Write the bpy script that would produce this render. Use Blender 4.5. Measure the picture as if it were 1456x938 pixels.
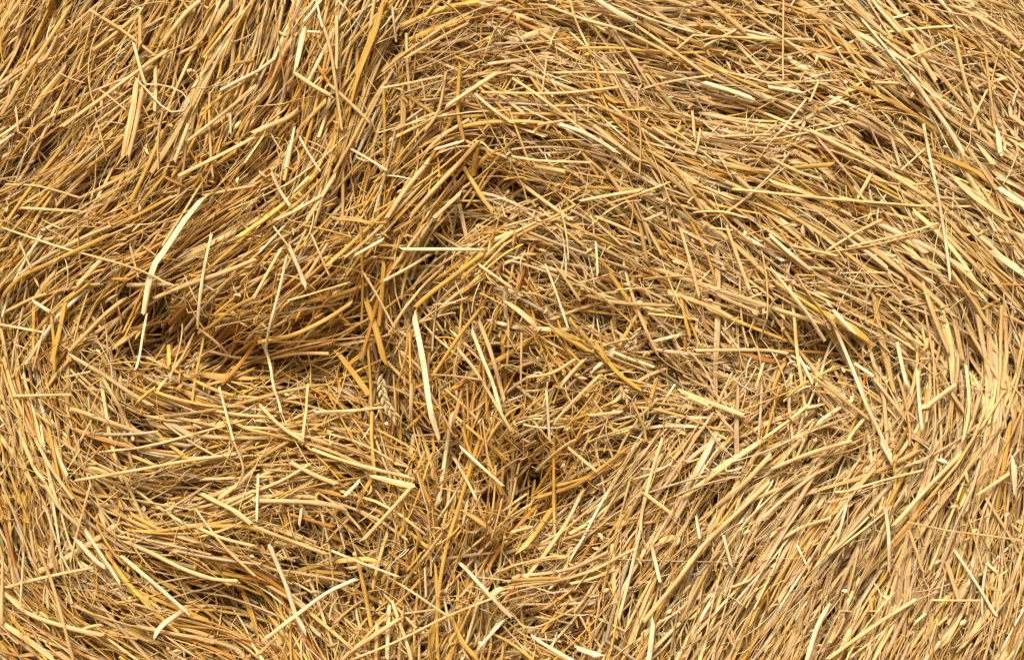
import bpy, math
import numpy as np
from mathutils import Vector

scene = bpy.context.scene
for o in list(bpy.data.objects):
    bpy.data.objects.remove(o)

# ------------------------------------------------------------------ camera
PX = 1.0 / 1320.0            # one photograph pixel on the bale's face, in metres
W, H = 1456.0, 938.0
CZ = 0.78                    # height of the photograph's centre above the ground
cam = bpy.data.cameras.new("camera")
cam_o = bpy.data.objects.new("camera", cam)
scene.collection.objects.link(cam_o)
DIST = 1.9
cam_o.location = (0, -DIST, CZ)
cam_o.rotation_euler = (math.radians(90), 0, 0)
cam.sensor_width = 36.0
cam.lens = 36.0 * DIST / (W * PX)
cam.clip_start = 0.05
cam.clip_end = 200.0
scene.camera = cam_o

# ------------------------------------------------------------------ sky, sun, exposure
SUN_EL, SUN_AZ = math.radians(44), math.radians(-14)     # azimuth: from the camera's side, towards the left
sun_dir = Vector((math.sin(SUN_AZ) * math.cos(SUN_EL), -math.cos(SUN_AZ) * math.cos(SUN_EL), math.sin(SUN_EL)))
world = bpy.data.worlds.new("World")
scene.world = world
world.use_nodes = True
wn = world.node_tree
wn.nodes.clear()
sky = wn.nodes.new("ShaderNodeTexSky")
sky.sky_type = 'NISHITA'
sky.sun_disc = False
sky.sun_elevation = SUN_EL
sky.sun_rotation = math.atan2(sun_dir.x, sun_dir.y)
sky.dust_density = 8.0
sky.air_density = 0.7
sky.ozone_density = 0.2
bg = wn.nodes.new("ShaderNodeBackground")
bg.inputs["Strength"].default_value = 0.05
wo = wn.nodes.new("ShaderNodeOutputWorld")
wn.links.new(sky.outputs[0], bg.inputs[0])
wn.links.new(bg.outputs[0], wo.inputs[0])
sun = bpy.data.lights.new("sun", 'SUN')
sun.energy = 3.0
sun.angle = math.radians(26)
sun.color = (1.0, 0.94, 0.83)
sun_o = bpy.data.objects.new("sun", sun)
scene.collection.objects.link(sun_o)
sun_o.rotation_euler = sun_dir.to_track_quat('Z', 'Y').to_euler()
scene.view_settings.view_transform = 'Standard'
scene.view_settings.look = 'None'
scene.view_settings.exposure = 0.73
scene.view_settings.gamma = 1.0
scene.cycles.max_bounces = 6
scene.cycles.diffuse_bounces = 2
scene.cycles.glossy_bounces = 2
scene.cycles.transmission_bounces = 2
scene.cycles.use_denoising = True
scene.cycles.denoiser = 'OPENIMAGEDENOISE'
scene.cycles.denoising_input_passes = 'RGB_ALBEDO_NORMAL'
scene.cycles.filter_width = 1.5

rng = np.random.RandomState(20)
col = scene.collection

# ------------------------------------------------------------------ the lie of the straw over the face
# main direction of the straw in degrees (x to the right, y up), on a 104 px raster, and how unruly it is
ANG = np.array([
 [58, 50, 60, 68, 68, 52,  8,160,155,165,163,146,145,148],
 [48, 55, 76, 57, 68, 50,160,157,150,160,168,158,141,136],
 [35, 42, 42, 36, 60, 55, 50,155,145,150,155,150,142,140],
 [42, 27, 25, 28, 46, 55, 45,145,145,145,140,145,142,133],
 [75, 45, 38, 27, 25, 84, 60,142,150,145,145,145,135,125],
 [115,138,165, 4,170,110, 88, 20, 15,160, 50,140, 85, 80],
 [108,140, 12,  8,168,130, 85, 50, 48, 60, 42, 45, 55, 72],
 [105,132,165,165,150, 72, 70, 30, 65, 60, 55, 58, 68, 80],
 [150,152,160,130,112, 60, 65,165, 72, 62, 62, 60, 75, 65]], float)
DIS = np.array([
 [12,10,12,10,10,22,20,16,14,15,15,18,18,15],
 [13,12,14,11,11,24,28,17,15,17,15,15,17,18],
 [18,14,12,16,26,22,28,24,20,20,19,15,14,13],
 [15,12,12,14,26,26,36,22,24,30,24,19,14,12],
 [30,26,36,16,14,28,36,22,38,26,18,16,18,15],
 [14,24,26,24,22,38,46,46,38,38,34,36,22,15],
 [12,26,24,22,20,34,30,46,24,20,12,12,14,15],
 [14,30,22,22,36,34,28,26,12,9,9,10,13,16],
 [12,12,14,24,24,46,30,38,20,10,9,9,12,13]], float)

def raster(grid, x, y):
    gx = np.clip((x - 52.0) / 104.0, 0, 12.999)
    gy = np.clip((y - 52.0) / 104.0, 0, 7.999)
    i, j = gx.astype(int), gy.astype(int)
    u, v = gx - i, gy - j
    u = u * u * (3 - 2 * u); v = v * v * (3 - 2 * v)
    return (grid[j, i] * (1-u) * (1-v) + grid[j, i+1] * u * (1-v) + grid[j+1, i] * (1-u) * v + grid[j+1, i+1] * u * v)
C2, S2 = np.cos(np.radians(2 * ANG)), np.sin(np.radians(2 * ANG))
def field(x, y):
    return 0.5 * np.arctan2(raster(S2, x, y), raster(C2, x, y))
def unruly(x, y):
    return raster(DIS, x, y)

# hollows in the face: x, y, half length, half width, angle, depth in metres
HOLLOWS = [
 (22,65,55,18,60,.03),(60,225,60,20,35,.035),(262,92,50,14,60,.02),(240,470,90,34,-20,.045),(430,525,120,24,-14,.035),(345,512,70,22,5,.045),
 (190,505,40,18,30,.03),(490,462,60,34,60,.04),(545,560,28,90,10,.04),(600,625,60,26,-25,.045),(640,690,30,55,10,.035),
 (765,690,34,55,15,.055),(683,802,44,24,10,.055),(795,722,50,18,10,.03),(338,880,44,50,60,.05),(560,70,50,12,50,.025),
 (735,270,60,16,-25,.03),(955,535,50,22,-30,.04),(1135,498,70,18,-20,.035),(1180,488,40,16,-25,.035),(655,260,24,40,10,.035),
 (850,445,50,18,-15,.03),(180,602,50,14,-40,.025),(425,580,90,16,-10,.03),(1235,835,26,14,50,.035),(1005,722,22,12,50,.035),
 (600,440,24,60,0,.03),(655,330,60,22,45,.03),(380,95,14,60,20,.03),(400,150,16,70,25,.03),(30,440,30,50,0,.02),(260,700,90,14,8,.03),
 (520,850,60,30,0,.02),(880,740,18,40,15,.03),(1210,90,50,12,-40,.02),(1250,200,20,12,-40,.03),(1390,505,18,30,20,.03),
 (730,890,60,20,0,.03),(250,835,50,20,-30,.03),(620,545,24,34,0,.03),(1060,160,70,12,-6,.025),(720,550,26,26,0,.035),
 (940,615,26,20,0,.03),(835,50,60,10,-20,.02),(500,270,22,30,0,.025),(120,270,60,12,40,.03),(1195,665,40,14,45,.025),(1130,760,22,40,-30,.03)]
SWELLS = [(180,200,160,120,45,.03),(430,140,60,200,-20,.02),(900,200,330,110,-22,.03),(1250,330,220,110,-42,.025),(1150,740,260,160,50,.03),
 (100,650,90,160,25,.02),(120,860,160,70,-25,.02),(900,600,120,60,0,.02),(560,220,80,120,-30,.015)]
_w = [(rng.uniform(.004,.02), rng.uniform(0, math.tau), rng.uniform(0, math.tau), rng.uniform(.4,1)) for _ in range(16)]
def bump(x, y, L):
    s = np.zeros_like(x)
    for (cx, cy, a, b, ang, d) in L:
        t = math.radians(ang)
        u = (x-cx)*math.cos(t) - (y-cy)*math.sin(t)
        v = (x-cx)*math.sin(t) + (y-cy)*math.cos(t)
        s = s + d*np.exp(-((u/a)**2 + (v/b)**2)*0.8)
    return s
def hollow(x, y):
    return bump(x, y, HOLLOWS)
BX, BY, BR = 728.0, 480.0, 955.0        # the bale's axis and radius, in photograph pixels
def relief(x, y):
    """How far the face stands out towards the viewer, in metres."""
    h = .3*bump(x, y, SWELLS) - .8*hollow(x, y)
    for k, th, ph, a in _w:
        h = h + 0.0022*a*np.sin(k*(x*math.cos(th)+y*math.sin(th))*1.6+ph)
    r = np.hypot(x-BX, y-BY)
    return h - 0.00000045*np.clip(r-300, 0, None)**2*0.12 - 0.12*np.clip((r-830)/125, 0, 1.3)**2
def to_world(x, y, z):
    return np.stack([(x-W/2)*PX, -z, (H/2-y)*PX+CZ], -1)

# ------------------------------------------------------------------ materials
def straw_material(name, rough, spec, translucent, streak):
    m = bpy.data.materials.new(name); m.use_nodes = True
    nt = m.node_tree; N, Lk = nt.nodes, nt.links
    N.clear()
    out = N.new("ShaderNodeOutputMaterial"); pb = N.new("ShaderNodeBsdfPrincipled")
    at = N.new("ShaderNodeAttribute"); at.attribute_name = "tint"
    sp = N.new("ShaderNodeAttribute"); sp.attribute_name = "stalk"
    # fine streaks along the stalk
    mp = N.new("ShaderNodeVectorMath"); mp.operation = 'MULTIPLY'; mp.inputs[1].default_value = (2.2, 2.2, 16.0)
    n1 = N.new("ShaderNodeTexNoise"); n1.inputs["Scale"].default_value = 1.0; n1.inputs["Detail"].default_value = 3.0
    Lk.new(sp.outputs["Vector"], mp.inputs[0]); Lk.new(mp.outputs[0], n1.inputs["Vector"])
    r1 = N.new("ShaderNodeMapRange"); r1.inputs[1].default_value = .3; r1.inputs[2].default_value = .7
    r1.inputs[3].default_value = 1-streak; r1.inputs[4].default_value = 1+streak*.6
    Lk.new(n1.outputs["Fac"], r1.inputs[0])
    # weather stains in blotches
    mp2 = N.new("ShaderNodeVectorMath"); mp2.operation = 'MULTIPLY'; mp2.inputs[1].default_value = (.35, .35, 34.0)
    n2 = N.new("ShaderNodeTexNoise"); n2.inputs["Scale"].default_value = 1.0; n2.inputs["Detail"].default_value = 5.0
    Lk.new(sp.outputs["Vector"], mp2.inputs[0]); Lk.new(mp2.outputs[0], n2.inputs["Vector"])
    r2 = N.new("ShaderNodeMapRange"); r2.inputs[1].default_value = .48; r2.inputs[2].default_value = .72
    r2.inputs[3].default_value = 0; r2.inputs[4].default_value = .65
    Lk.new(n2.outputs["Fac"], r2.inputs[0])
    mul = N.new("ShaderNodeVectorMath"); mul.operation = 'SCALE'
    Lk.new(at.outputs["Color"], mul.inputs[0]); Lk.new(r1.outputs[0], mul.inputs["Scale"])
    mx = N.new("ShaderNodeMix"); mx.data_type = 'RGBA'
    mx.inputs["B"].default_value = (.40, .20, .055, 1)
    Lk.new(r2.outputs[0], mx.inputs["Factor"]); Lk.new(mul.outputs[0], mx.inputs["A"])
    Lk.new(mx.outputs["Result"], pb.inputs["Base Color"])
    pb.inputs["Roughness"].default_value = rough
    pb.inputs["Specular IOR Level"].default_value = spec
    bp = N.new("ShaderNodeBump"); bp.inputs["Strength"].default_value = .35; bp.inputs["Distance"].default_value = .0006
    Lk.new(n1.outputs["Fac"], bp.inputs["Height"]); Lk.new(bp.outputs[0], pb.inputs["Normal"])
    tr = N.new("ShaderNodeBsdfTranslucent"); Lk.new(mx.outputs["Result"], tr.inputs["Color"])
    sk = N.new("ShaderNodeVectorMath"); sk.operation = 'MULTIPLY'; sk.inputs[1].default_value = (1.2, 1.2, 420.0)
    n3 = N.new("ShaderNodeTexNoise"); n3.inputs["Scale"].default_value = 1.0; n3.inputs["Detail"].default_value = 1.0
    Lk.new(sp.outputs["Vector"], sk.inputs[0]); Lk.new(sk.outputs[0], n3.inputs["Vector"])
    r3 = N.new("ShaderNodeMapRange"); r3.inputs[1].default_value = .68; r3.inputs[2].default_value = .76; r3.inputs[4].default_value = .6
    Lk.new(n3.outputs["Fac"], r3.inputs[0])
    mk = N.new("ShaderNodeMix"); mk.data_type = 'RGBA'; mk.inputs["B"].default_value = (.16, .085, .035, 1)
    Lk.new(r3.outputs[0], mk.inputs["Factor"]); Lk.new(mx.outputs["Result"], mk.inputs["A"])
    Lk.new(mk.outputs["Result"], pb.inputs["Base Color"])
    ms = N.new("ShaderNodeMixShader"); ms.inputs[0].default_value = translucent
    Lk.new(pb.outputs[0], ms.inputs[1]); Lk.new(tr.outputs[0], ms.inputs[2]); Lk.new(ms.outputs[0], out.inputs[0])
    return m
M_STRAW = straw_material("straw", .45, .32, .05, .45)
M_EAR = straw_material("ear_husk", .6, .3, .2, .3)

def core_material():
    m = bpy.data.materials.new("packed_bed"); m.use_nodes = True
    nt = m.node_tree; N, Lk = nt.nodes, nt.links
    pb = N["Principled BSDF"]
    tc = N.new("ShaderNodeTexCoord")
    mp = N.new("ShaderNodeMapping"); mp.inputs["Scale"].default_value = (30, 60, 220)
    mp.inputs["Rotation"].default_value = (0, .6, 0)
    n = N.new("ShaderNodeTexNoise"); n.inputs["Scale"].default_value = 1.5; n.inputs["Detail"].default_value = 6
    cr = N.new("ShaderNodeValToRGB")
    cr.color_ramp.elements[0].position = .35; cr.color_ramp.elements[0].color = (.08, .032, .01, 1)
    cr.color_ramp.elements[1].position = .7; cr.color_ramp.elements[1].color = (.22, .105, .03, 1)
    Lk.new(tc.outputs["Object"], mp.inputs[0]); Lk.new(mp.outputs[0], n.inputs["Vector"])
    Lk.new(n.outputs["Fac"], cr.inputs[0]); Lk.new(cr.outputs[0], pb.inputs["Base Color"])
    pb.inputs["Roughness"].default_value = .85
    bp = N.new("ShaderNodeBump"); bp.inputs["Strength"].default_value = .8; bp.inputs["Distance"].default_value = .004
    Lk.new(n.outputs["Fac"], bp.inputs["Height"]); Lk.new(bp.outputs[0], pb.inputs["Normal"])
    return m
M_CORE = core_material()

_P0 = {'W': (.88, .75, .46), 'P': (.78, .555, .25), 'T': (.62, .415, .165), 'N': (.72, .50, .27), 'G': (.63, .375, .08),
       'O': (.52, .245, .045), 'K': (.50, .375, .20), 'R': (.34, .14, .035)}

PAL = {k: (v[0]*.985, v[1]*.955, v[2]*(.94 if k in 'WPNK' else .88)) for k, v in _P0.items()}

# ------------------------------------------------------------------ stalk geometry
def tubes(P, wid, flat, roll, twist, sides):
    """P (n,k,3) centre lines, wid (n,k) widths in metres, flat (n,) thickness/width -> verts (n,k,s,3)"""
    n, k, _ = P.shape
    T = np.gradient(P, axis=1)
    T /= np.linalg.norm(T, axis=2, keepdims=True) + 1e-12
    up = np.zeros_like(T); up[..., 1] = -1
    S = np.cross(T, up); S /= np.linalg.norm(S, axis=2, keepdims=True) + 1e-9
    U = np.cross(S, T)
    t = np.linspace(-.5, .5, k)[None, :]
    a = roll[:, None] + twist[:, None]*t
    S2_ = S*np.cos(a)[..., None] + U*np.sin(a)[..., None]
    U2_ = U*np.cos(a)[..., None] - S*np.sin(a)[..., None]
    ph = np.arange(sides)*2*math.pi/sides
    c, s = np.cos(ph), np.sin(ph)
    hw = (wid/2)[..., None, None]
    V = P[:, :, None, :] + S2_[:, :, None, :]*c[None, None, :, None]*hw + U2_[:, :, None, :]*s[None, None, :, None]*hw*flat[:, None, None, None]
    rag = rng.uniform(-1, 1, (n, 2, 1))*wid[:, [0, -1], None]*1.3                      # slanting, ragged ends
    jag = rng.uniform(-.5, .5, (n, 2, sides))*wid[:, [0, -1], None]
    V[:, [0, -1]] += T[:, [0, -1], None, :]*(rag*c[None, None, :] + jag)[..., None]
    return V, c, s

def mesh_from(name, V, c, s, P, tint, seed):
    n, k, sd, _ = V.shape
    me = bpy.data.meshes.new(name)
    nv = n*k*sd
    me.vertices.add(nv)
    me.vertices.foreach_set("co", V.reshape(-1).astype(np.float32))
    i = np.arange(n)[:, None, None]*k*sd
    j = np.arange(k-1)[None, :, None]*sd
    q = np.arange(sd)[None, None, :]
    q2 = (q+1) % sd
    F = np.stack([i+j+q, i+j+q2, i+j+sd+q2, i+j+sd+q], -1).reshape(-1, 4)
    nf = len(F)
    me.loops.add(nf*4); me.loops.foreach_set("vertex_index", F.reshape(-1).astype(np.int32))
    me.polygons.add(nf)
    me.polygons.foreach_set("loop_start", np.arange(0, nf*4, 4, dtype=np.int32))
    me.polygons.foreach_set("use_smooth", np.ones(nf, bool))
    me.update(calc_edges=True)
    L = np.zeros((n, k)); L[:, 1:] = np.cumsum(np.linalg.norm(np.diff(P, axis=1), axis=2), 1)
    st = np.zeros((n, k, sd, 3), np.float32)
    st[..., 0] = c[None, None, :] + seed[:, None, None]*37.0
    st[..., 1] = s[None, None, :] + seed[:, None, None]*11.0
    st[..., 2] = (L + seed[:, None])[:, :, None]
    a = me.attributes.new("stalk", 'FLOAT_VECTOR', 'POINT'); a.data.foreach_set("vector", st.reshape(-1))
    tc = np.ones((n, k, sd, 4), np.float32); tc[..., :3] = tint[:, None, None, :]
    a = me.attributes.new("tint", 'FLOAT_COLOR', 'POINT'); a.data.foreach_set("color", tc.reshape(-1))
    return me

def join_meshes(name, parts, mat, parent=None):
    """several tube arrays of different side counts -> one object"""
    obs = []
    for me in parts:
        me.materials.append(mat)
    V, F, A, B = [], [], [], []
    base = 0
    for me in parts:
        nv = len(me.vertices)
        co = np.empty(nv*3, np.float32); me.vertices.foreach_get("co", co); V.append(co)
        nl = len(me.loops); li = np.empty(nl, np.int32); me.loops.foreach_get("vertex_index", li); F.append(li+base)
        a = np.empty(nv*3, np.float32); me.attributes["stalk"].data.foreach_get("vector", a); A.append(a)
        b = np.empty(nv*4, np.float32); me.attributes["tint"].data.foreach_get("color", b); B.append(b)
        base += nv
    V = np.concatenate(V); F = np.concatenate(F)
    me = bpy.data.meshes.new(name)
    me.vertices.add(base); me.vertices.foreach_set("co", V)
    nf = len(F)//4
    me.loops.add(len(F)); me.loops.foreach_set("vertex_index", F)
    me.polygons.add(nf); me.polygons.foreach_set("loop_start", np.arange(0, nf*4, 4, dtype=np.int32))
    me.polygons.foreach_set("use_smooth", np.ones(nf, bool))
    me.update(calc_edges=True)
    a = me.attributes.new("stalk", 'FLOAT_VECTOR', 'POINT'); a.data.foreach_set("vector", np.concatenate(A))
    a = me.attributes.new("tint", 'FLOAT_COLOR', 'POINT'); a.data.foreach_set("color", np.concatenate(B))
    me.materials.append(mat)
    for p in parts: bpy.data.meshes.remove(p)
    o = bpy.data.objects.new(name, me); col.objects.link(o)
    if parent: o.parent = parent
    return o

# ------------------------------------------------------------------ the bale: core + packed straw
def make_core(parent):
    vs, fs = [], []
    NR, NA = 70, 160
    rs = list(np.linspace(0.5, BR-12, NR))
    for r in rs:
        a = np.arange(NA)*math.tau/NA
        x, y = BX+r*np.cos(a), BY+r*np.sin(a)
        z = relief(x, y) - 0.088 - 0.02*max(0, (r-880)/70)
        vs += [tuple(v) for v in to_world(x, y, z)]
    for depth, rr in ((-0.30, BR), (-0.7, BR), (-1.15, BR), (-1.2, BR-40)):
        a = np.arange(NA)*math.tau/NA
        x, y = BX+rr*np.cos(a), BY+rr*np.sin(a)
        vs += [tuple(v) for v in to_world(x, y, np.full(NA, depth))]
    K = NR+4
    for i in range(K-1):
        for j in range(NA):
            j2 = (j+1) % NA
            fs.append((i*NA+j, (i+1)*NA+j, (i+1)*NA+j2, i*NA+j2))
    fs.append(tuple(range(NA-1, -1, -1)))
    fs.append(tuple((K-1)*NA+j for j in range(NA)))
    me = bpy.data.meshes.new("core"); me.from_pydata(vs, [], fs)
    for p in me.polygons: p.use_smooth = True
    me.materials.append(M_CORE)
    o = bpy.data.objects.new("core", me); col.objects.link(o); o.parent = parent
    return o

def grow(cx, cy, th, L, K, curl, follow, kinkp):
    """centre lines in pixels through (cx,cy) in direction th, bending with the lie of the straw"""
    n = len(cx)
    X = np.zeros((n, K)); Y = np.zeros((n, K))
    m = K//2
    step = L/(K-1)
    f0 = field(cx, cy)
    kink_at = rng.randint(1, K-1, n); kink = np.where(rng.rand(n) < kinkp, rng.normal(0, .6, n), 0)
    X[:, m] = cx; Y[:, m] = cy
    for sgn in (1, -1):
        x, y = cx.copy(), cy.copy()
        rng_ = range(m+1, K) if sgn == 1 else range(m-1, -1, -1)
        for q, i in enumerate(rng_):
            f = field(x, y)
            d = (f-f0+math.pi/2) % math.pi - math.pi/2
            d = np.clip(d, -.2, .2)
            s = (q+.5)*sgn
            a = th + curl*s/(K/2) + follow*d + np.where((kink_at > m) & (i > kink_at) & (sgn == 1), kink, 0) + np.where((kink_at < m) & (i < kink_at) & (sgn == -1), kink, 0)
            x = x + sgn*step*np.cos(a); y = y - sgn*step*np.sin(a)
            X[:, i] = x; Y[:, i] = y
    return X, Y

def pick_tints(x, y, n, bright=.16):
    left = {'P': .25, 'T': .24, 'G': .29, 'O': .085, 'K': .06, 'W': .03, 'R': .02, 'N': .03}
    right = {'P': .34, 'T': .19, 'G': .10, 'O': .015, 'K': .07, 'W': .06, 'R': .005, 'N': .22}
    keys = list(left)
    pale = np.clip((x-600)/500, 0, 1)
    pr = np.array([left[k] for k in keys])[None]*(1-pale[:, None]) + np.array([right[k] for k in keys])[None]*pale[:, None]
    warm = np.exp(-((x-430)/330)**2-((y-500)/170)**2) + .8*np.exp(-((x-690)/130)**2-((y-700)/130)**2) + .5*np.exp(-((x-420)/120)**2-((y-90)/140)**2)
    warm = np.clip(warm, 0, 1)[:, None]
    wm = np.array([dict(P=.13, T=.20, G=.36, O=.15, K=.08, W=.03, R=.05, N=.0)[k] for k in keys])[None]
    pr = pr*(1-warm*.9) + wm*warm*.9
    pr /= pr.sum(1, keepdims=True)
    idx = (rng.rand(n)[:, None] > np.cumsum(pr, 1)).sum(1).clip(0, len(keys)-1)
    c = np.array([PAL[k] for k in keys])[idx]
    c = c*np.exp(rng.normal(0, bright, n))[:, None]
    c = c*np.exp(rng.normal(0, 1, n)[:, None]*np.array([[.02, 0, -.06]]))
    return np.clip(c, .02, .9)

def in_view(x, y, m=50):
    return (x > -m) & (x < W+m) & (y > -m) & (y < H+m)

_pw = [(math.tau/rng.uniform(45, 110), rng.uniform(0, math.tau), rng.uniform(0, math.tau)) for _ in range(14)]
def pockets(x, y):
    s = sum(np.sin(k*(x*math.cos(t)+y*math.sin(t))+p) for k, t, p in _pw)
    return s/math.sqrt(7.0)

def scatter(nb, nmin, nmax, len_mu, len_sd, wid_mu, wid_sd, K, sides, d_lo, d_hi, dis_mul, flat_rng, curl_sd, follow, kinkp, name,
            spread=4.0, outside=.45, taper=0., hollow_gain=1., light=1.):
    a = rng.rand(nb)*math.tau; r = np.sqrt(rng.rand(nb))*BR*.985
    bx, by = BX+r*np.cos(a), BY+r*np.sin(a)
    keep = in_view(bx, by) | (rng.rand(nb) < outside)
    bx, by = bx[keep], by[keep]; nb = len(bx)
    cnt = rng.randint(nmin, nmax+1, nb)
    bth = field(bx, by) + np.radians(unruly(bx, by))*dis_mul*rng.normal(0, 1, nb)
    bd = rng.rand(nb)
    b = np.repeat(np.arange(nb), cnt); n = len(b)
    th = bth[b] + np.where(cnt[b] > 1, rng.normal(0, .07, n), 0)
    L = np.exp(rng.normal(math.log(len_mu), len_sd, n)).clip(8, 420)*np.clip(1.5 - unruly(bx[b], by[b])/38, .55, 1.35)
    off = rng.normal(0, spread, n)*wid_mu*np.where(cnt[b] > 1, 1, 0); al = rng.normal(0, 35, n)*np.where(cnt[b] > 1, 1, 0)
    cx = bx[b] + al*np.cos(th) + off*np.sin(th); cy = by[b] - al*np.sin(th) + off*np.cos(th)
    d = d_lo + (d_hi-d_lo)*np.clip(bd[b] + rng.normal(0, .08, n)*(cnt[b] > 1), 0, 1)
    # few straws bridge the deep hollows
    hol = hollow(cx, cy)
    ok = rng.rand(n) > np.clip(hol*22*hollow_gain, 0, .8)*(d > -.036)
    left = np.clip((1250-cx)/700, .35, 1)                         # open pockets between the wads
    ok &= rng.rand(n) > .74*left*np.clip((pockets(cx, cy)-.42)*4, 0, 1)*(d > -.034)
    loose = np.exp(-((cx-470)/340)**2-((cy-500)/120)**2) + np.exp(-((cx-690)/120)**2-((cy-680)/150)**2) + .6*np.exp(-((cx-1060)/200)**2-((cy-500)/50)**2)
    ok &= rng.rand(n) > .55*np.clip(loose, 0, 1)*(d > -.036)      # the tangle is thinner here: one looks deeper into the bale
    cx, cy, th, L, d = cx[ok], cy[ok], th[ok], L[ok], d[ok]; n = len(cx)
    curl = rng.normal(0, curl_sd, n)
    X, Y = grow(cx, cy, th, L, K, curl, follow, kinkp)
    z = relief(X, Y)
    zm = z.mean(1, keepdims=True); t = np.linspace(-.5, .5, K)[None]
    slope = ((z-zm)*t).sum(1, keepdims=True)/(t*t).sum()
    z = .45*z + .55*(zm + slope*t)                              # a stalk is stiffer than the relief
    z = z + d[:, None] + rng.normal(0, .05, n)[:, None]*t*L[:, None]*PX - np.abs(rng.normal(0, .02, n))[:, None]*(t*2)**2*L[:, None]*PX
    P = to_world(X, Y, z)
    w = np.abs(rng.normal(wid_mu, wid_sd, n)).clip(wid_mu*.35, wid_mu*2.4)*PX
    w = w*(1 + .18*np.clip((cx-850)/250, 0, 1)*(wid_mu > 3))       # thicker, paler stalks on the right
    wk = np.repeat(w[:, None], K, 1)*(1 + rng.normal(0, .05, (n, K)))
    if taper: wk = wk*(1-taper*np.abs(2*t)**2)
    flat = rng.uniform(*flat_rng, n)
    V, c, s = tubes(P, wk, flat, rng.normal(0, .5, n)*(flat < .6), rng.normal(0, .9, n)*(flat < .6), sides)
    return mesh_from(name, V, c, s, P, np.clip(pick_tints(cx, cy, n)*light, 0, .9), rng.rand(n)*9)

def ground():
    m = bpy.data.materials.new("stubble_soil"); m.use_nodes = True
    nt = m.node_tree; pb = nt.nodes["Principled BSDF"]
    tc = nt.nodes.new("ShaderNodeTexCoord")
    n = nt.nodes.new("ShaderNodeTexNoise"); n.inputs["Scale"].default_value = 9.0; n.inputs["Detail"].default_value = 9.0
    cr = nt.nodes.new("ShaderNodeValToRGB")
    cr.color_ramp.elements[0].position = .4; cr.color_ramp.elements[0].color = (.16, .10, .05, 1)
    cr.color_ramp.elements[1].position = .6; cr.color_ramp.elements[1].color = (.42, .31, .15, 1)
    nt.links.new(tc.outputs["Object"], n.inputs["Vector"]); nt.links.new(n.outputs["Fac"], cr.inputs[0])
    nt.links.new(cr.outputs[0], pb.inputs["Base Color"]); pb.inputs["Roughness"].default_value = .95
    me = bpy.data.meshes.new("ground"); q = 80; z = CZ+(H/2-BY-BR)*PX-.004
    me.from_pydata([(-q, -q, z), (q, -q, z), (q, q, z), (-q, q, z)], [], [(0, 1, 2, 3)])
    me.materials.append(m)
    o = bpy.data.objects.new("ground", me); col.objects.link(o); o["kind"] = "structure"
ground()
bale = bpy.data.objects.new("straw_bale", None); col.objects.link(bale)
bale.location = (0, 0, 0)
bale["label"] = "golden straw bale filling the whole picture with swirling packed stalks and dark hollows"
bale["category"] = "bale"
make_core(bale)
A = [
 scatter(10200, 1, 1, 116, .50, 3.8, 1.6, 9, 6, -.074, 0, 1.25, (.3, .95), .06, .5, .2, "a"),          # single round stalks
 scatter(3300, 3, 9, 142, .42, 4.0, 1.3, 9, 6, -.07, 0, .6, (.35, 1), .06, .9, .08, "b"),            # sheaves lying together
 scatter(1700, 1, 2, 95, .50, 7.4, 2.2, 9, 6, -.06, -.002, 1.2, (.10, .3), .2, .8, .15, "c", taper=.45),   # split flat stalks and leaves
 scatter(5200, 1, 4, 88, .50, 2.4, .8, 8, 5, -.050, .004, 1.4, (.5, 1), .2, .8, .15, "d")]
packed = join_meshes("packed_straw", A, M_STRAW, bale); packed["kind"] = "stuff"
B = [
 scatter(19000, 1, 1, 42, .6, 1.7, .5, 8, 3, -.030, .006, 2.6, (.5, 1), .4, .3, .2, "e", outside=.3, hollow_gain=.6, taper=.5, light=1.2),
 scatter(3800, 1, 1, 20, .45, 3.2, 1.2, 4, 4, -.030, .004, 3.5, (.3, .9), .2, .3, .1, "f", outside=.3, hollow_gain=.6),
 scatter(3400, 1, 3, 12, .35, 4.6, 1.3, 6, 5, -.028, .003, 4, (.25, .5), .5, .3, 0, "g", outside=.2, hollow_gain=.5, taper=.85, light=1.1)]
chaff = join_meshes("chaff", B, M_STRAW, bale); chaff["kind"] = "stuff"

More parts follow.
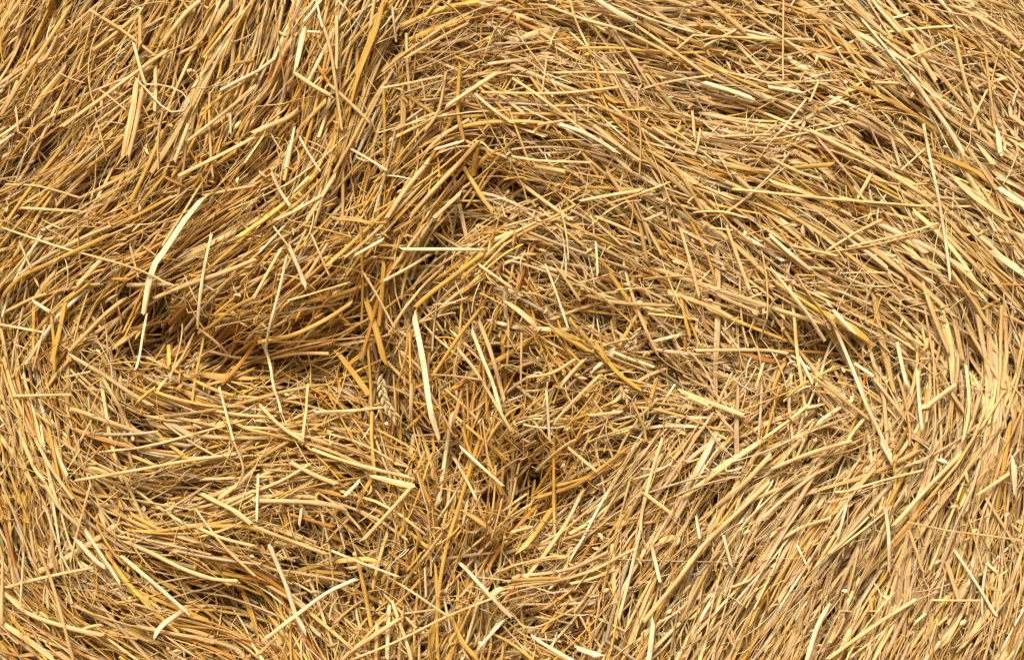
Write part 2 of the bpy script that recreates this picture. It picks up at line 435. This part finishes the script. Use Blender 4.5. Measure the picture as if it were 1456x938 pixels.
# ------------------------------------------------------------------ the stalks one can pick out, traced one by one
# tile | width | colour | points (tile pixels, three to one photograph pixel) | own label
TILE = {1:(0,0),2:(364,0),3:(728,0),4:(1092,0),5:(0,313),6:(364,313),7:(728,313),8:(1092,313),9:(0,626),10:(364,626),11:(728,626),12:(1092,626)}
TRACED = """
1|13|T|383,45 520,130 660,240
1|14|P|130,258 165,262 200,230 240,150|light hooked straw near the top left corner, its bent end turned up
1|16|P|600,70 598,200
1|13|W|575,190 605,300 625,360
1|26|P|590,345 575,480 535,665|broad pale straw standing steeply left of the thin looped straw
1|20|P|615,385 585,560 555,670
1|16|P|665,290 668,400 665,480
1|16|P|718,215 560,330 430,430 270,540
1|26|T|270,290 190,390 110,490
1|7|W|630,365 720,372 800,410 818,450 790,480 730,482 680,440 630,385 585,340|thin cream straw curled into an open loop, upper left
1|20|P|855,0 790,60 720,150 700,180
1|12|P|940,0 890,110 840,180 760,225
1|30|P|975,0 930,70 885,130
1|14|P|1091,370 960,490 810,610
1|16|P|1091,590 960,660 860,710 770,755
1|18|P|815,530 790,600 755,690
1|24|T|810,460 745,590 650,740
1|12|G|1091,320 940,420 860,500
1|6|P|250,310 300,335 360,355
1|6|P|430,385 485,425 545,475
1|10|T|370,370 320,500 300,540
1|9|P|0,780 150,790 330,840
1|12|P|80,885 220,893 340,900
1|15|G|20,930 120,790 200,680 330,530
5!|28|W|861,-85 790,0 700,130 650,195 620,300 598,395|broad cream bent straw, brightest and widest on the left half
1|14|T|870,835 960,815 1091,790
1|10|P|65,455 72,510 75,560
1|18|T|0,480 90,330 190,190 300,20
1|16|P|60,340 30,420 0,480
1|14|T|120,560 200,500 330,450
1|18|G|700,560 640,700 560,860
2!|24|W|215,130 195,220 175,315|flat greyish white straw with broken ends, upper left of centre
2|18|P|170,320 250,375 330,420
2|13|P|275,80 320,200 350,390 370,560
2|9|W|262,0 275,60 292,130
2|14|P|350,80 352,190 350,300
2|14|O|230,215 270,290 320,370
2|14|P|320,370 400,440 490,530
2|24|G|545,20 520,130 440,330 400,480|thick golden straw, upper centre left, standing steeply beside a dark slot
2|20|G|560,0 490,180 430,330
2|14|G|545,375 548,520 545,660
2|8|W|345,0 378,42
2|10|W|588,50 600,185
2|10|W|230,150 290,155
2|14|T|905,100 800,160 640,260
2|12|T|800,120 640,230 540,310
2|17|G|870,280 860,470 885,600|golden upright straw crossing the swirl just above the centre
2|18|P|1020,320 900,400 810,460
2|14|P|930,400 1010,470 1091,530
2|11|P|960,395 1020,400 1091,402 1270,408 1400,400 1540,385|long thin light yellow straw lying almost level, upper middle, right of centre
2|11|P|540,385 650,365 800,330
2|24|T|625,395 628,480 625,560
2|14|T|810,310 780,470 720,560
2|12|W|760,640 820,622 880,605
2|18|P|740,680 640,810 560,930
2|20|T|950,600 800,760 660,920
2|18|P|870,815 760,930
2|12|P|925,760 870,800
2|20|G|880,700 960,830 1010,900
2|10|W|160,540 148,630 130,720
2|8|W|185,580 230,660 280,735
2|14|W|70,735 110,820 150,880
2|16|P|275,840 170,900 90,938
2|12|W|410,640 480,680 560,730
2|20|P|340,740 280,840 220,938
2|14|T|470,490 400,620 330,740
2|22|P|190,465 100,520 0,570
2|16|P|150,170 80,300 0,440
2|20|T|300,440 170,560
2|22|G|940,640 925,740
3|22|W|340,0 430,60 520,105|thick cream straw end coming in from the top edge, right of centre
3|14|P|520,110 640,190 760,270 850,330
3|13|P|150,30 300,90 470,140 670,235
3|10|P|245,0 265,80 325,215
3|20|T|830,0 930,80 1000,140
3|12|P|960,125 880,165 820,195
3|20|P|640,0 745,30
3|12|P|180,320 330,318 490,320
3|10|P|550,385 680,350 860,318
3|20|W|810,350 920,385 1030,425
3|20|T|770,400 900,450 1020,490
3|16|W|200,540 300,575 400,630 440,660
3|18|P|0,280 130,340 240,385 360,430
3|16|P|340,540 440,620 540,690
3|16|P|370,600 450,690 510,740
3|12|P|0,340 90,400 220,500 320,580
3|9|P|430,340 495,465
3|14|G|350,280 390,410 440,450
3|7|P|150,230 140,310 128,395
3|8|T|530,400 545,600 540,750
3|10|P|0,670 120,690 330,700
3|22|T|100,710 220,735
3|14|P|290,860 400,838 540,815
3|15|P|0,745 120,840 250,938
3|18|T|400,730 470,830 550,938
3|11|P|800,555 780,650
3|12|P|770,470 775,600
3|14|T|570,640 700,730 830,930
3|14|G|900,710 1091,745
3|12|T|640,670 760,830 900,920
3|12|G|1091,65 900,60 700,50
3|12|G|540,300 710,330
3|14|P|640,910 570,938
4|9|P|150,40 320,22
4|8|P|65,0 60,250 62,340
4|14|P|300,60 400,180 500,290
4|14|P|800,150 840,320 880,430 915,550|slender light straw running steeply down near the top right corner
4|22|P|620,190 660,260 720,350
4|20|W|600,330 680,430 760,530 840,650|thick cream straw slanting down to the right, upper right
4|16|W|0,375 140,400
4|9|P|0,360 200,350 300,348
4|10|P|210,350 170,440
4|9|W|155,430 100,500 45,570
4|14|P|440,350 560,358
4|18|P|170,560 290,620 450,700 600,790 700,850
4|26|N|200,590 300,700 380,790
4|13|W|665,530 690,680 720,850 730,938 745,1060 760,1190|long thin cream straw hanging nearly upright, upper right
4|18|P|790,12 900,60 1040,140 1091,190
4|12|T|940,200 965,400 985,540
4|26|W|985,545 995,655|short broad whitish stub at the right edge, above mid-height
4|10|P|940,380 870,525
4|24|P|910,610 970,695
4|24|W|980,800 1091,880
4|20|G|720,650 880,720 960,780
4|26|P|800,760 880,840 1020,938
4|12|P|0,680 120,740 220,770
4|16|P|440,745 380,845
4|16|P|0,780 180,840 350,920
4|8|P|700,610 570,725
4|9|P|780,170 580,260
4|16|P|560,560 640,650 700,720
4|14|T|860,620 960,780 1040,938
5|13|W|905,55 870,210 832,455|slim cream straw with a pointed top, standing steeply, left of centre
5|11|W|600,400 590,480 575,635
5|9|P|0,30 240,110 440,165 610,218 720,275
5|22|P|435,165 320,290
5|16|W|130,345 215,390
5|14|G|215,390 230,520 235,640
5|20|G|275,350 255,470 225,600
5|18|T|300,560 370,480 440,400 520,330
5|18|P|305,575 430,650 560,740 640,790
5|16|P|440,670 500,780 560,938
5|13|P|50,750 180,745 320,742|light yellow straw lying level at the left edge, just below mid-height
5|20|P|310,800 440,850 560,900 650,938
5|18|T|0,590 50,740 140,920
5|17|P|1091,170 960,220 820,265 640,330
5|9|P|280,670 390,645
5|8|P|80,90 110,160 130,205
5|9|P|555,105 585,240
5|22|R|790,350 740,390 680,440|short rusty brown straw, left of centre, in a dark hollow
5|7|P|750,440 745,540 722,680
5|11|W|930,710 965,820 1000,938
5|11|P|830,460 900,520 940,570
5|12|G|840,480 820,640 810,790
5|20|O|1091,490 1000,610 930,700
5|18|G|690,530 710,620
5|14|G|120,350 125,480 130,600
5|14|T|0,390 130,330 300,290 430,270
5|18|G|0,320 80,240 200,190 330,130 480,60
5|8|P|400,850 355,938
5|9|P|200,440 140,640
5|16|G|1091,330 1000,370 900,440 820,480
5|14|T|860,560 980,590 1091,585
6|15|W|620,125 800,123 970,126|straight pale straw lying perfectly level above the centre of the swirl
6|9|P|80,30 145,115
6|17|W|138,100 180,190 217,280|cream straw with a splayed lower end, left of centre above mid-height
6|7|W|150,110 180,180 205,275
6|12|W|140,150 105,300 35,545
6|13|W|5,490 50,640 100,820
6|13|W|420,155 545,85
6|14|P|735,145 650,200 550,255
6|20|G|970,140 850,230 740,310 670,370
6|26|W|670,410 710,600 740,800 780,938|broad cream straw running steeply down through the very centre
6|10|P|455,220 520,330 585,455
6|13|G|450,30 450,250 435,460
6|28|G|460,340 505,470 540,610|broad golden leaf blade just left of the central cream straw
6|20|G|545,180 530,330 515,450
6|17|W|920,470 970,600 1010,700 1045,825|cream straw with blunt cut end, steep, just right of centre
6|18|P|950,430 1000,560 1060,780
6|15|P|10,790 110,880 200,938
6|13|P|245,820 400,815 560,800
6|13|P|215,700 200,938
6|12|G|460,480 475,650 485,890
6|18|G|0,520 150,490 280,430 400,350
6|14|T|0,600 160,570 300,570
6|8|P|580,660 590,860
6|26|G|330,560 400,650 465,740
6|16|P|660,700 655,860
6|14|P|860,550 940,650 1091,900
6|9|P|240,60 315,235
6|9|T|740,660 850,665 960,680
6|14|P|950,190 1091,290
6|14|P|0,330 80,180 120,110
6|10|G|650,480 655,690
6|15|G|960,370 860,500 740,680
6|7|W|750,360 850,350
7|10|W|140,190 190,320 235,455
7|24|P|190,200 240,270 290,345
7|10|W|355,95 362,230
7|14|T|560,0 640,150
7|14|P|715,30 760,180 800,325
7|16|P|910,30 960,170 1010,300
7|20|T|800,0 930,90 1091,240
7|26|P|-20,350 40,395 100,450|short broad split straw, just right of centre
7|14|T|165,425 270,385 380,350
7|14|T|320,320 440,350 560,360 680,365
7|16|G|540,395 460,530
7|20|G|180,470 330,560
7|20|G|350,520 440,640 540,720
7|16|G|240,420 350,540 400,600
7|16|P|780,555 900,553 1091,555 1180,570
7|22|P|720,730 850,780 985,830
7|20|P|750,750 840,790
7|9|P|40,480 38,700
7|16|P|310,590 260,640 210,700
7|13|P|270,590 170,650 60,670
7|11|W|145,720 160,938
7|12|P|375,655 240,790 180,860
7|14|P|330,830 460,815
7|10|P|930,650 870,785
7|12|P|1065,610 1030,720
7|18|G|620,680 590,760
7|14|G|760,500 740,420 720,310
7|14|T|510,770 560,880 570,938
8|17|W|0,70 80,140 175,215
8|16|W|0,210 130,360 250,515
8|16|W|255,400 330,560 400,760 480,938 515,1010|longest thin cream straw on the right, falling steeply below mid-height
8|20|W|270,390 350,475
8|10|P|720,15 560,65 340,115
8|12|P|480,0 360,60 240,135
8|12|P|90,110 180,130 290,155
8|30|W|1091,230 1000,170 930,130|very broad whitish straw entering from the right edge, above mid-height
8|18|W|540,520 560,620 580,700
8|16|W|625,640 630,780 640,880
8|14|P|510,430 580,490 655,535
8|14|W|370,610 445,665
8|14|P|445,670 580,850
8|12|W|130,560 180,690
8|18|P|850,440 930,570 1015,720
8|14|P|1015,730 920,860 870,910
8|15|P|770,730 825,810
8|22|P|790,700 650,800
8|14|T|180,660 290,740 430,850
8|12|O|-40,562 150,560 300,570
8|20|P|650,270 700,400 770,560
8|22|P|800,450 840,600
8|16|P|820,938 850,800 850,620
8|16|P|770,220 860,330 940,440
8|14|P|760,170 900,280 980,340
9|14|P|1000,60 780,90 560,130 320,170
9|10|P|390,180 350,320 300,520
9|18|P|1091,120 1010,190 930,250
9|16|P|520,430 640,480 760,540 900,590 1010,600
9|17|W|520,490 640,600 800,750|long straight cream straw falling right, lower left
9|14|P|165,460 215,580 250,690 310,938
9|20|P|0,640 120,740 300,800 440,830
9|26|P|0,780 120,860 220,938
9|13|P|10,500 5,780
9|9|W|110,470 100,620 92,715
9|13|P|30,625 200,580 400,540
9|20|W|330,420 400,500 450,540
9|14|W|370,380 430,470 520,610
9|15|P|95,0 150,120 200,180
9|14|P|160,0 230,120 320,250
9|16|P|200,190 260,290 340,370
9|24|W|775,730 700,780 660,830|short broad cream flap folded to a point near the bottom, left
9|11|P|840,290 960,440 1091,570
9|9|P|1000,0 1040,120 1000,210
9|20|P|850,230 1000,290 1091,350
9|8|K|640,620 860,575
9|26|G|1010,650 1080,860
9|14|P|850,370 960,410 1091,440
9|12|P|1091,210 960,270
10|12|W|15,140 18,330|short upright cream straw in the lower left, among level straws
10|16|P|235,35 330,70 480,115 670,160
10|24|P|490,150 580,175 670,195
10|20|P|150,90 240,140 340,185
10|13|P|230,100 120,165 0,215
10|20|P|0,250 150,255 280,265 380,290
10|15|W|440,175 380,235
10|12|W|200,285 190,355
10|17|P|660,200 580,290 460,420
10|16|P|0,355 130,410 300,480
10|11|W|330,465 450,515 605,575
10|10|P|565,585 680,650 820,740
10|17|W|430,590 300,650 150,760 30,855|long cream straw rising right, bottom edge, left of centre
10|20|W|70,440 130,600 170,740 210,815|bright cream straw falling steeply to a blunt end near the bottom edge
10|12|P|0,920 80,850
10|18|G|680,130 740,270
10|17|G|950,0 900,160 870,260 800,500 770,750 775,938|very long deep golden straw curving down to the bottom edge, centre
10|13|P|840,80 890,160 940,250
10|12|W|870,30 960,110 1050,190
10|15|K|780,510 890,505 1000,500|greyish level straw above a dark hole, lower centre
10|17|W|870,535 980,640 1091,750|cream straw falling right beside the dark hole, lower centre
10|14|W|1060,770 950,880
10|18|G|430,500 460,650 490,800
10|18|P|410,890 500,830 620,750
10|17|P|580,690 640,850 665,938
10|10|P|410,930 600,850 820,740 1000,670
10|22|G|830,750 880,860 950,938
11|15|P|240,30 300,80 360,130
11|14|G|180,0 180,200 185,450
11|15|P|640,0 600,110 550,300 545,380
11|14|W|545,370 510,520 480,640 450,750
11|20|P|1060,0 900,110 740,230
11|22|P|1091,60 980,180 870,280
11|20|P|1091,170 900,350 800,450 700,590 560,760|very long thick light yellow straw rising right across the lower right half
11|17|P|560,220 665,300
11|16|W|590,440 625,590
11|15|P|0,390 90,372
11|12|W|890,390 925,525
11|13|W|785,320 795,410
11|18|G|110,260 240,210 350,140 500,20
11|26|W|270,870 370,905|short thick cream stub near the bottom edge, right of centre
11|30|T|620,430 680,410
11|22|W|580,938 600,760
11|24|G|180,300 100,400 40,470
11|9|P|0,740 50,800 130,790 260,710
12|16|W|465,0 510,85
12|20|P|810,60 680,190 530,360
12|17|P|1030,140 900,230
12|26|W|1045,80 1060,240|broad whitish upright straw at the right edge, lower half
12|24|W|870,200 800,350 730,510|thick cream straw rising steeply, lower right, with a cut end
12|16|W|490,285 505,400 515,550
12|14|P|595,375 660,560
12|14|W|800,470 880,590 980,750
12|18|P|630,680 480,770 320,880 250,930
12|8|P|580,340 760,380 900,400 1091,430
12|18|P|350,0 150,60 0,120
12|18|P|400,590 340,700 260,860
12|13|W|325,270 285,410
12|14|P|255,325 140,370 65,415
12|20|P|765,520 820,685
12|10|P|700,680 900,682
12|14|P|930,240 1040,400 1091,490
12|16|T|430,300 440,320 465,310 490,230|small tan hooked straw, lower right
12|26|P|1091,600 950,740 830,900
12|22|W|160,930 200,790 250,690
"""
SHADE = {'W': "cream", 'P': "light yellow", 'T': "tan", 'N': "pinkish tan", 'G': "golden", 'O': "orange", 'K': "greyish", 'R': "rusty brown"}
def parse():
    out = []
    for ln in TRACED.strip().splitlines():
        f = ln.split('|')
        sharp = f[0].endswith('!'); ox, oy = TILE[int(f[0].rstrip('!'))]
        pts = np.array([[float(v) for v in p.split(',')] for p in f[3].split()])/2.997 + np.array([ox, oy])
        out.append(dict(w=float(f[1])/2.997, c=f[2], pts=pts, sharp=sharp, label=f[4] if len(f) > 4 else None, three=float(f[1])))
    return out
def resample(pts, K, sharp):
    if len(pts) > 2 and not sharp:                                   # Catmull-Rom
        p = np.vstack([2*pts[0]-pts[1], pts, 2*pts[-1]-pts[-2]]); q = []
        for i in range(1, len(p)-2):
            for t in np.linspace(0, 1, 8, endpoint=False):
                q.append(.5*(2*p[i] + (p[i+1]-p[i-1])*t + (2*p[i-1]-5*p[i]+4*p[i+1]-p[i+2])*t*t + (3*p[i]-p[i-1]-3*p[i+1]+p[i+2])*t**3))
        q.append(p[-2]); pts = np.array(q)
    d = np.concatenate([[0], np.cumsum(np.hypot(*np.diff(pts, axis=0).T))])
    s = np.linspace(0, d[-1], K)
    return np.stack([np.interp(s, d, pts[:, 0]), np.interp(s, d, pts[:, 1])], -1), d[-1]

def xword(x):
    for lim, t in ((60, "at the left edge"), (230, "far left"), (400, "left"), (590, "left of centre"), (860, "in the middle"), (1040, "right of centre"),
                   (1220, "right"), (1390, "far right"), (9999, "at the right edge")):
        if x < lim: return t
def yword(y):
    for lim, t in ((60, "by the top edge"), (190, "near the top"), (320, "in the upper part"), (430, "above mid-height"), (520, "at mid-height"), (640, "below mid-height"),
                   (760, "in the lower part"), (870, "near the bottom"), (9999, "by the bottom edge")):
        if y < lim: return t
def lean(p):
    d = p[-1]-p[0]; a = math.degrees(math.atan2(-d[1], d[0])) % 180
    if a < 12 or a > 168: return "lying level"
    if a < 38: return "rising gently rightward"
    if a < 62: return "rising rightward"
    if a < 80: return "rising steeply rightward"
    if a < 100: return "standing upright"
    if a < 118: return "falling steeply rightward"
    if a < 142: return "falling rightward"
    return "falling gently rightward"
def thick(w3):
    return "hair-thin" if w3 < 9 else "thin" if w3 < 13.5 else "" if w3 < 19 else "thick" if w3 < 25 else "broad flat"

used = set()
def unique(base_words, mid, extra):
    for e in extra:
        l = ", ".join(b for b in (base_words, mid, e) if b)
        if l not in used and len(l.split()) <= 16:
            return l
    return None
def auto_label(c, w3, pts, Lpx):
    m = pts[len(pts)//2]
    size = "long " if Lpx > 150 else "short " if Lpx < 62 else ""
    dev = np.abs(np.cross(pts[-1]-pts[0], pts-pts[0])).max()/max(1, np.hypot(*(pts[-1]-pts[0])))/max(Lpx, 1)
    bent = "curved " if dev > .06 else ""
    th = thick(w3); th = th + " " if th else ""
    place = xword(m[0]) + " " + yword(m[1])
    for s in ("%s%s%s straw" % (th, bent, SHADE[c]), "%s%s%s%s straw" % (size, th, bent, SHADE[c]), "%s%sstraight %s straw" % (size, th, SHADE[c])):
        if bent and "straight" in s: continue
        l = "%s %s, %s" % (s, lean(pts), place)
        if l not in used: return l
    return None

GROUP = "loose straws lying on the face of the bale"
stalks = []
def add_stalk(pts, w, c, label, z0, K=11, sharp=False, tilt=0., name="straw_stalk", w3=15, tint=None):
    P2, Lpx = resample(pts, K, sharp)
    x, y = P2[:, 0], P2[:, 1]
    z = relief(x, y); t = np.linspace(-.5, .5, K)
    sl = ((z-z.mean())*t).sum()/(t*t).sum()
    z = np.maximum(.35*z + .65*(z.mean()+sl*t), z-.004) + z0 + tilt*t*Lpx*PX - .03*(2*t)**2*Lpx*PX*.5
    P = to_world(x, y, z)
    origin = P[K//2].copy()
    P = (P-origin)[None]
    flat = .22 if w3 >= 24 else rng.uniform(.6, .95)
    wk = np.full(K, w*PX)*(1+rng.normal(0, .04, K))
    if w3 >= 24: wk = wk*(1-.15*np.abs(2*t)**3)*(1+rng.uniform(-.2, .2)*2*t)
    elif rng.rand() < .5:                                                   # a node: a slight swelling of the stalk
        wk[rng.randint(2, K-2)] *= 1.18
    V, cc, ss = tubes(P, wk[None], np.array([flat]), np.array([rng.normal(0, .35) if w3 >= 24 else 0]), np.array([rng.normal(0, .7) if w3 >= 24 else 0]), 8)
    if tint is None:
        tint = np.array(PAL[c])*math.exp(rng.normal(0, .07))
    me = mesh_from(name, V, cc, ss, P, np.clip(tint, 0, .9)[None], np.array([rng.rand()*9]))
    me.materials.append(M_STRAW)
    o = bpy.data.objects.new(name, me); col.objects.link(o); o.location = origin
    o["label"] = label; o["category"] = "straw"; o["group"] = GROUP
    used.add(label); stalks.append(o)
    return o

items = parse()
for it in items:
    if it['label']: used.add(it['label'])
for it in items:
    P2, Lpx = resample(it['pts'], 9, it['sharp'])
    lab = it['label'] or auto_label(it['c'], it['three'], P2, Lpx)
    if lab is None:
        continue
    z0 = {'W': .009, 'P': .005, 'T': .002, 'N': .003, 'G': .001, 'O': -.003, 'K': .002, 'R': -.003}[it['c']] + rng.uniform(-.003, .003)
    if it['three'] < 12: z0 += .003
    if Lpx > 160: z0 += .002
    add_stalk(it['pts'], it['w'], it['c'], lab, z0, sharp=it['sharp'], tilt=rng.normal(0, .03), w3=it['three'],
              name="straw_leaf" if it['three'] >= 24 else "straw_stalk")
# the rest of the clearly visible top stalks, following the lie of the straw
tries = 0
while len(stalks) < 300 and tries < 4000:
    tries += 1
    x0, y0 = rng.uniform(20, W-20), rng.uniform(20, H-20)
    if hollow(np.array([x0]), np.array([y0]))[0] > .02: continue
    Lp = rng.uniform(110, 230); cc = rng.choice(list("PPWTGPN"))
    th = field(np.array([x0]), np.array([y0])) + rng.normal(0, .22)
    X, Y = grow(np.array([x0]), np.array([y0]), th, np.array([Lp]), 9, np.array([rng.normal(0, .08)]), .8, 0)
    pts = np.stack([X[0], Y[0]], -1); w3 = rng.uniform(14, 21)
    if pts[0][0] > pts[-1][0]: pts = pts[::-1]
    lab = auto_label(cc, w3, pts, Lp)
    if lab is None: continue
    add_stalk(pts, w3/3, cc, lab, rng.uniform(-.003, .002), tilt=rng.normal(0, .02), w3=w3)
print("stalks", len(stalks), "tries", tries)

# ------------------------------------------------------------------ ears of grain among the straw
def spikelet_mesh(Lm, wm):
    K, sd = 7, 8
    t = np.linspace(0, 1, K)
    P = np.stack([np.zeros(K), np.zeros(K), t*Lm], -1)[None]
    w = wm*np.sin(np.pi*np.clip(t*.93+.05, 0, 1))**.8*(1-.25*t)
    V, c, s = tubes(P + np.array([1e-7, 0, 0])*np.arange(K)[None, :, None], w[None], np.array([.7]), np.zeros(1), np.zeros(1), sd)
    me = mesh_from("spikelet", V, c, s, P, np.array([[.66, .52, .28]]), np.array([rng.rand()*9]))
    me.materials.append(M_EAR)
    return me
def ear(pts, label, wpx, n, z0):
    P2, Lpx = resample(np.array(pts, float), 24, False)
    x, y = P2[:, 0], P2[:, 1]
    zz = relief(x, y).max() + z0
    P = to_world(x, y, np.full(24, zz)); origin = P[0].copy()
    root = bpy.data.objects.new("wheat_ear", None); col.objects.link(root); root.location = origin
    root["label"] = label; root["category"] = "ear of grain"
    Q = (P-origin)[None]
    V, c, s = tubes(Q, np.full((1, 24), 1.6*PX), np.ones(1), np.zeros(1), np.zeros(1), 6)
    me = mesh_from("rachis", V, c, s, Q, np.array([PAL['P']]), np.array([.4])); me.materials.append(M_EAR)
    o = bpy.data.objects.new("rachis", me); col.objects.link(o); o.parent = root
    ms = [spikelet_mesh(wpx*1.25*PX, wpx*.56*PX) for _ in range(3)]
    for k in range(n):
        i = (k+.3)/n*22.0; i0 = int(i); f = i-i0
        p = Q[0, i0]*(1-f) + Q[0, i0+1]*f
        T = Vector(Q[0, i0+1]-Q[0, i0]).normalized()
        side = 1 if k % 2 else -1
        out = Vector((-T.z, 0, T.x))*side
        for q, (oa, fa) in enumerate(((.42, -.35), (.25, .5))):
            d = (T + out*oa + Vector((0, -1, 0))*(-fa)*.4 + Vector(rng.normal(0, .06, 3))).normalized()
            sp = bpy.data.objects.new("spikelet", ms[rng.randint(3)]); col.objects.link(sp); sp.parent = root
            sp.location = Vector(p) + out*wpx*.16*PX + Vector((0, -1, 0))*wpx*(.15-.12*q)*PX
            sp.rotation_euler = d.to_track_quat('Z', 'Y').to_euler()
            sp.scale = (1, 1, rng.uniform(.85, 1.15))
ear([(540, 533), (541, 560), (549, 580), (562, 598)], "pale ear of wheat hanging in the dark hollow left of the central cream straw", 11, 13, .008)
ear([(281, 500), (274, 514), (266, 524), (258, 532)], "small ragged ear of grain in the dark hollow, left at mid-height", 8, 7, .008)
ear([(692, 30), (702, 36), (712, 44)], "tiny pale ear of grain by the top edge, near the middle", 8, 5, .003)
ear([(906, 474), (900, 486), (890, 490)], "tiny grain ear resting right of centre at mid-height", 8, 4, .004)
ear([(882, 548), (888, 560), (893, 570)], "tiny grain ear lying right of centre, a little below mid-height", 8, 5, .004)
